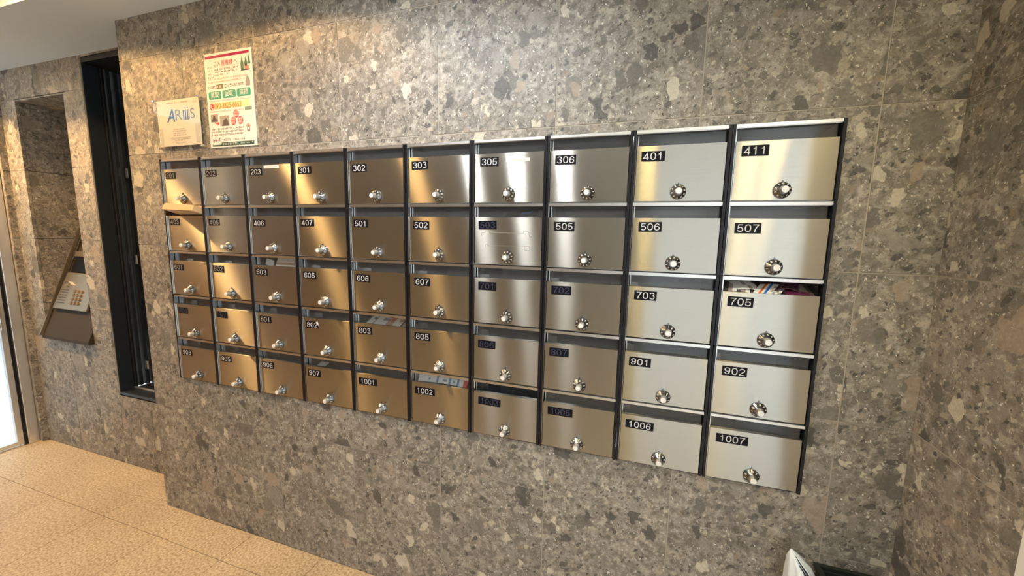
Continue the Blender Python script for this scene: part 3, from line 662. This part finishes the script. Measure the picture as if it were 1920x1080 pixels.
# ------------------------------------------------------------ acrylic name sign
sg = tag(empty('acrylic_sign', (.0, WY, 0)), 'square clear acrylic sign with ivory panel and blue lettering left of the poster', 'sign')
bm = bmesh.new(); box(bm, .015, 1.165, -.075, -.055, .155, .985); mesh_obj('cover', bm, 'acrylic', sg, bevel=.008)
bm = bmesh.new(); box(bm, .065, 1.095, -.045, -.035, .205, .955)
pn = mesh_obj('panel', bm, 'ivory', sg)
for x, z in ((.04, .955), (1.12, .955), (.06, .18), (1.12, .18)):
    bm = bmesh.new(); lathe(bm, [(.022, 0), (.022, -.08), (.015, -.09)], x, z, 14); mesh_obj('standoff', bm, 'chrome', sg, True)
bm = bmesh.new()
text(bm, 'A', .40, .60, -.0475, .21, 0, 'CENTER', .95, .01, .25); text(bm, 'R', .585, .625, -.0478, .17, 1, 'CENTER', 1.25, .0)
for k, x in enumerate((.715, .765, .815)):
    box(bm, x-.012, x+.012, -.047, -.046, .61, .775, 0)
    if k: lathe(bm, [(.012, -.046), (.012, -.047)], x+.002, .803, 10, 0)
box(bm, .845, .858, -.047, -.046, .62, .77, 1)
text(bm, 'S', .93, .63, -.0478, .16, 1, 'CENTER', 1.15, 0)
mesh_obj('logo', bm, ['blue', 'blue_pale'], pn)
bm = bmesh.new(); pseudo(bm, .33, .52, .905, -.047, .028, 0, 2); pseudo(bm, .60, .84, .905, -.047, .022, 0, 3); 
poly(bm, [(.555, .89), (.56, .89), (.575, .92), (.57, .92)], -.047)
for k, (a_, b_, z, h) in enumerate(((.45, .70, .475, .014), (.43, .74, .445, .016), (.43, .74, .412, .016), (.43, .74, .378, .018), (.34, .85, .335, .014), (.38, .82, .312, .014), (.45, .72, .290, .014), (.47, .72, .255, .018))):
    pseudo(bm, a_, b_, z, -.047, h, 0, 20+k)
mesh_obj('print', bm, 'ink_grey', pn)
for x0, x1, z0, z1 in ((.09, .17, .87, .91), (.96, 1.04, .87, .91), (.08, .17, .22, .50), (.97, 1.08, .24, .55)):
    bm = bmesh.new(); box(bm, x0, x1, -.047, -.0455, z0, z1); mesh_obj('tape', bm, plain('grey_tape', (.60, .60, .55), .4) if x0 == .09 else bpy.data.materials['grey_tape'], pn)

# ------------------------------------------------------------ poster
ps = tag(empty('poster', (1.25, WY, .137)), 'tall printed clearance service poster with orange phone number taped above mailboxes 203 and 301', 'poster')
PW, PH = 1.03, 1.45
bm = bmesh.new(); box(bm, 0, PW, -.012, -.004, 0, PH); mesh_obj('sheet', bm, 'paper', ps)
mats = ['ink', 'ink_grey', 'ink_brown', 'crimson', 'teal', 'paper', 'orange', 'yellow', 'red', 'pine', 'olive', 'photo_dark', 'photo_grey', 'dkgreen']
I = {k: i for i, k in enumerate(mats)}
bm = bmesh.new(); Y1, Y2, Y3 = -.0135, -.0150, -.0165
def rect(x0, x1, z0, z1, m_, y=Y1): poly(bm, [(x0, z0), (x1, z0), (x1, z1), (x0, z1)], y, I[m_])
def disc(cx, cz, r, m_, y=Y1, rz=1.0): poly(bm, [(cx+r*math.cos(a*math.pi/12), cz+r*rz*math.sin(a*math.pi/12)) for a in range(24)], y, I[m_])
def rrect(x0, x1, z0, z1, r, m_, y=Y1):
    pts = []
    for cx, cz, a0 in ((x1-r, z0+r, -90), (x1-r, z1-r, 0), (x0+r, z1-r, 90), (x0+r, z0+r, 180)):
        for k in range(5): a = math.radians(a0+22.5*k); pts.append((cx+r*math.cos(a), cz+r*math.sin(a)))
    poly(bm, pts, y, I[m_])
rect(.02, .98, 1.375, 1.415, 'crimson')
text(bm, 'ご入', .20, 1.255, Y1, .060, I['olive'], sx=.95); text(bm, '居者様', .370, 1.255, Y1, .060, I['red'], sx=1.0, bold=.01); text(bm, 'へ', .64, 1.255, Y1, .060, I['olive'])
rect(.21, .74, 1.235, 1.238, 'ink_grey')
for k, z in enumerate((1.24, 1.19, 1.14)): pseudo(bm, .06, .17, z, Y1, .026, I['ink_grey'], k)
pseudo(bm, .06, .18, 1.09, Y1, .034, I['ink'], 8)
for k, (z, a_, b_) in enumerate(((1.20, .22, .73), (1.16, .22, .71), (1.12, .22, .50))): pseudo(bm, a_, b_, z, Y1, .026, I['ink'], 30+k)
pseudo(bm, .05, .95, 1.06, Y1, .028, I['ink_brown'], 40); pseudo(bm, .05, .86, 1.015, Y1, .028, I['ink_brown'], 41)
for x in (.82, .90, .965):   # trees and a red truck
    zt = 1.36 if x > .9 else 1.34; poly(bm, [(x-.035, 1.22), (x+.035, 1.22), (x, zt)], Y1, I['pine'])
rect(.79, .85, 1.14, 1.22, 'pine'); rect(.79, .98, 1.13, 1.145, 'photo_dark'); rect(.875, .925, 1.19, 1.225, 'photo_dark', Y2); rect(.87, .965, 1.145, 1.195, 'ink_brown', Y2)
text(bm, 'そんな時は', .045, .92, Y1, .040, I['ink'], sx=.64, bold=.012); rect(.235, .385, .905, .975, 'olive'); pseudo(bm, .25, .38, .94, Y2, .045, I['paper'], 50)
text(bm, 'ゴリラ', .40, .915, Y1, .050, I['ink'], sx=.82, bold=.006); text(bm, 'にお任せです!', .585, .922, Y1, .038, I['ink'], sx=.76, bold=.012)
poly(bm, [(.87, .90), (.96, .90), (.965, .96), (.945, 1.02), (.915, 1.05), (.885, 1.02), (.87, .95)], Y1, I['ink_grey'])
for x0, x1, s_ in ((.045, .325, '買取'), (.355, .645, '回収'), (.67, .965, '清掃')):
    rrect(x0, x1, .755, .875, .03, 'teal'); text(bm, s_, (x0+x1)/2, .785, Y2, .068, I['paper'], 'CENTER', .95, .006)
pseudo(bm, .05, .96, .725, Y1, .020, I['ink_grey'], 60)
rect(.06, .93, .60, .70, 'yellow'); disc(.10, .64, .05, 'red', Y2, 1.1)
poly(bm, [(.075, .665), (.09, .675), (.098, .65), (.09, .64), (.105, .615), (.118, .622), (.128, .603), (.11, .593), (.09, .61), (.073, .64)], Y3, I['paper'])
text(bm, '090-3825-6663', .155, .605, Y2, .085, I['orange'], 'LEFT', .80, .014)
pseudo(bm, .045, .80, .565, Y1, .020, I['ink_grey'], 61); rect(.82, .965, .545, .59, 'pine'); pseudo(bm, .84, .95, .567, Y2, .02, I['paper'], 62)
rect(.05, .215, .40, .525, 'photo_grey'); rect(.06, .20, .41, .45, 'photo_dark', Y2); poly(bm, [(.09, .45), (.17, .45), (.15, .50), (.12, .51)], Y2, I['photo_dark'])
rect(.255, .46, .33, .49, 'photo_grey'); poly(bm, [(.30, .335), (.455, .335), (.43, .41), (.40, .45), (.34, .43)], Y2, I['photo_dark'])
poly(bm, [(.13, .39), (.20, .36), (.20, .34), (.245, .375), (.22, .40), (.20, .385), (.15, .40)], Y2, I['red'])
for cx, cz, c_ in ((.62, .505, 'red'), (.55, .395, 'red'), (.705, .40, 'red')):
    disc(cx, cz, .060, c_, Y1, 1.05); disc(cx, cz, .055, c_, Y2, 1.05)
for cx, cz, a_, b_ in ((.62, .505, '出張', '無料'), (.55, .395, '相談', '無料'), (.705, .40, '見積', '無料')):
    text(bm, a_, cx, cz+.007, Y3, .032, I['paper'], 'CENTER', 1.0, .005); text(bm, b_, cx, cz-.042, Y3, .032, I['paper'], 'CENTER', 1.0, .005)
for k, z in enumerate((.29, .245, .20)): pseudo(bm, .05, .75, z, Y1, .026, I['ink'], 70+k)
poly(bm, [(.81, .30), (.86, .35), (.92, .30)], Y1, I['ink_brown']); rect(.835, .90, .22, .30, 'ink_grey'); rect(.85, .88, .25, .28, 'paper', Y2)   # small house
text(bm, 'sye', .06, .10, Y1, .050, I['ink'], 'LEFT', .9, .02); text(bm, '-t', .175, .10, Y1, .060, I['ink'], 'LEFT', 1, .02); disc(.155, .118, .013, 'red', Y2)
pseudo(bm, .28, .78, .115, Y1, .028, I['ink'], 80); poly(bm, [(.045, .02), (.97, .02), (.97, .075), (.25, .075), (.25, .045), (.06, .045), (.045, .06)], Y1, I['dkgreen'])
pseudo(bm, .28, .60, .048, Y2, .034, I['paper'], 81); pseudo(bm, .66, .88, .050, Y2, .022, I['paper'], 82); disc(.94, .055, .014, 'paper', Y2)
mesh_obj('print', bm, mats, ps)
ps.rotation_euler = (0, 0, 0)

# ------------------------------------------------------------ bin with a plastic bag in the corner
bn = tag(empty('waste_bin', (10.61, -.54, FL)), 'black open topped waste bin in the corner under the mailboxes', 'bin')
BT = 2.06
bm = bmesh.new()
bx0, bx1, by0, by1, t = -.38, .25, -.45, .53, .03
box(bm, bx0, bx0+t, by0, by1, .02, BT); box(bm, bx1-t, bx1, by0, by1, .02, BT); box(bm, bx0+t, bx1-t, by0, by0+t, .02, BT); box(bm, bx0+t, bx1-t, by1-t, by1, .02, BT); box(bm, bx0+t, bx1-t, by0+t, by1-t, .02, .08)
mesh_obj('body', bm, 'bin', bn, bevel=.01)
bm = bmesh.new()
for a_, b_, c_, d_ in ((bx0-.02, bx1+.02, by0-.02, by0+.03), (bx0-.02, bx1+.02, by1-.03, by1+.02), (bx0-.02, bx0+.03, by0+.03, by1-.03), (bx1-.03, bx1+.02, by0+.03, by1-.03)): box(bm, a_, b_, c_, d_, BT, BT+.04)
mesh_obj('rim', bm, 'bin', bn)
bg_ = tag(empty('plastic_bag', (9.95, -.38, FL)), 'white plastic shopping bag with black stripes standing left of the waste bin', 'bag')
bm = bmesh.new(); rr_ = random.Random(3)
levels = [(0, .14, .28), (.5, .155, .30), (1.2, .155, .30), (1.8, .155, .26), (2.10, .145, .21), (2.28, .095, .14), (2.42, .010, .012)]
ringp = []
for z, rx, ry in levels:
    ring = []
    for k in range(28):
        a = 2*math.pi*k/28; f = 1+.13*math.sin(a*7+z*1.2)*(.4+.3*z)/1.1; cx_ = rx*.9-.085
        ring.append((cx_+rx*f*math.cos(a), ry*f*math.sin(a)+.03*z, z))
    ringp.append(ring)
rv = [[bm.verts.new(Vector(p)*S) for p in r] for r in ringp]
for a, b in zip(rv, rv[1:]):
    for k in range(28): bm.faces.new((a[k], a[(k+1) % 28], b[(k+1) % 28], b[k]))
bm.faces.new(rv[0]); bm.faces.new(rv[-1])
mesh_obj('bag_body', bm, 'bag', bg_, 'all')
def strip(k0, dk, l0):
    bm = bmesh.new(); pts = []
    for li, lf in enumerate([l0+.25*q for q in range(int((5.9-l0)/.25)+1)]):
        i0 = int(lf); t = lf-i0; A = ringp[i0]; B = ringp[min(i0+1, len(ringp)-1)]
        def P_(kk):
            kk = kk % 28; i1 = int(kk); u = kk-i1
            pa = Vector(A[i1]).lerp(Vector(A[(i1+1) % 28]), u); pb = Vector(B[i1]).lerp(Vector(B[(i1+1) % 28]), u); p = pa.lerp(pb, t)
            q = Vector((p.x-.03, p.y, 0)).normalized()*.006; return p+q
        kk = k0+dk*(5.9-lf); pts.append((bm.verts.new(P_(kk)*S), bm.verts.new(P_(kk+.9)*S)))
    for a, b in zip(pts, pts[1:]): bm.faces.new((a[0], a[1], b[1], b[0]))
    tag(mesh_obj('stripe', bm, 'void', bg_), 'black printed stripe')
strip(20, 1.2, 2); strip(22, .1, 2)
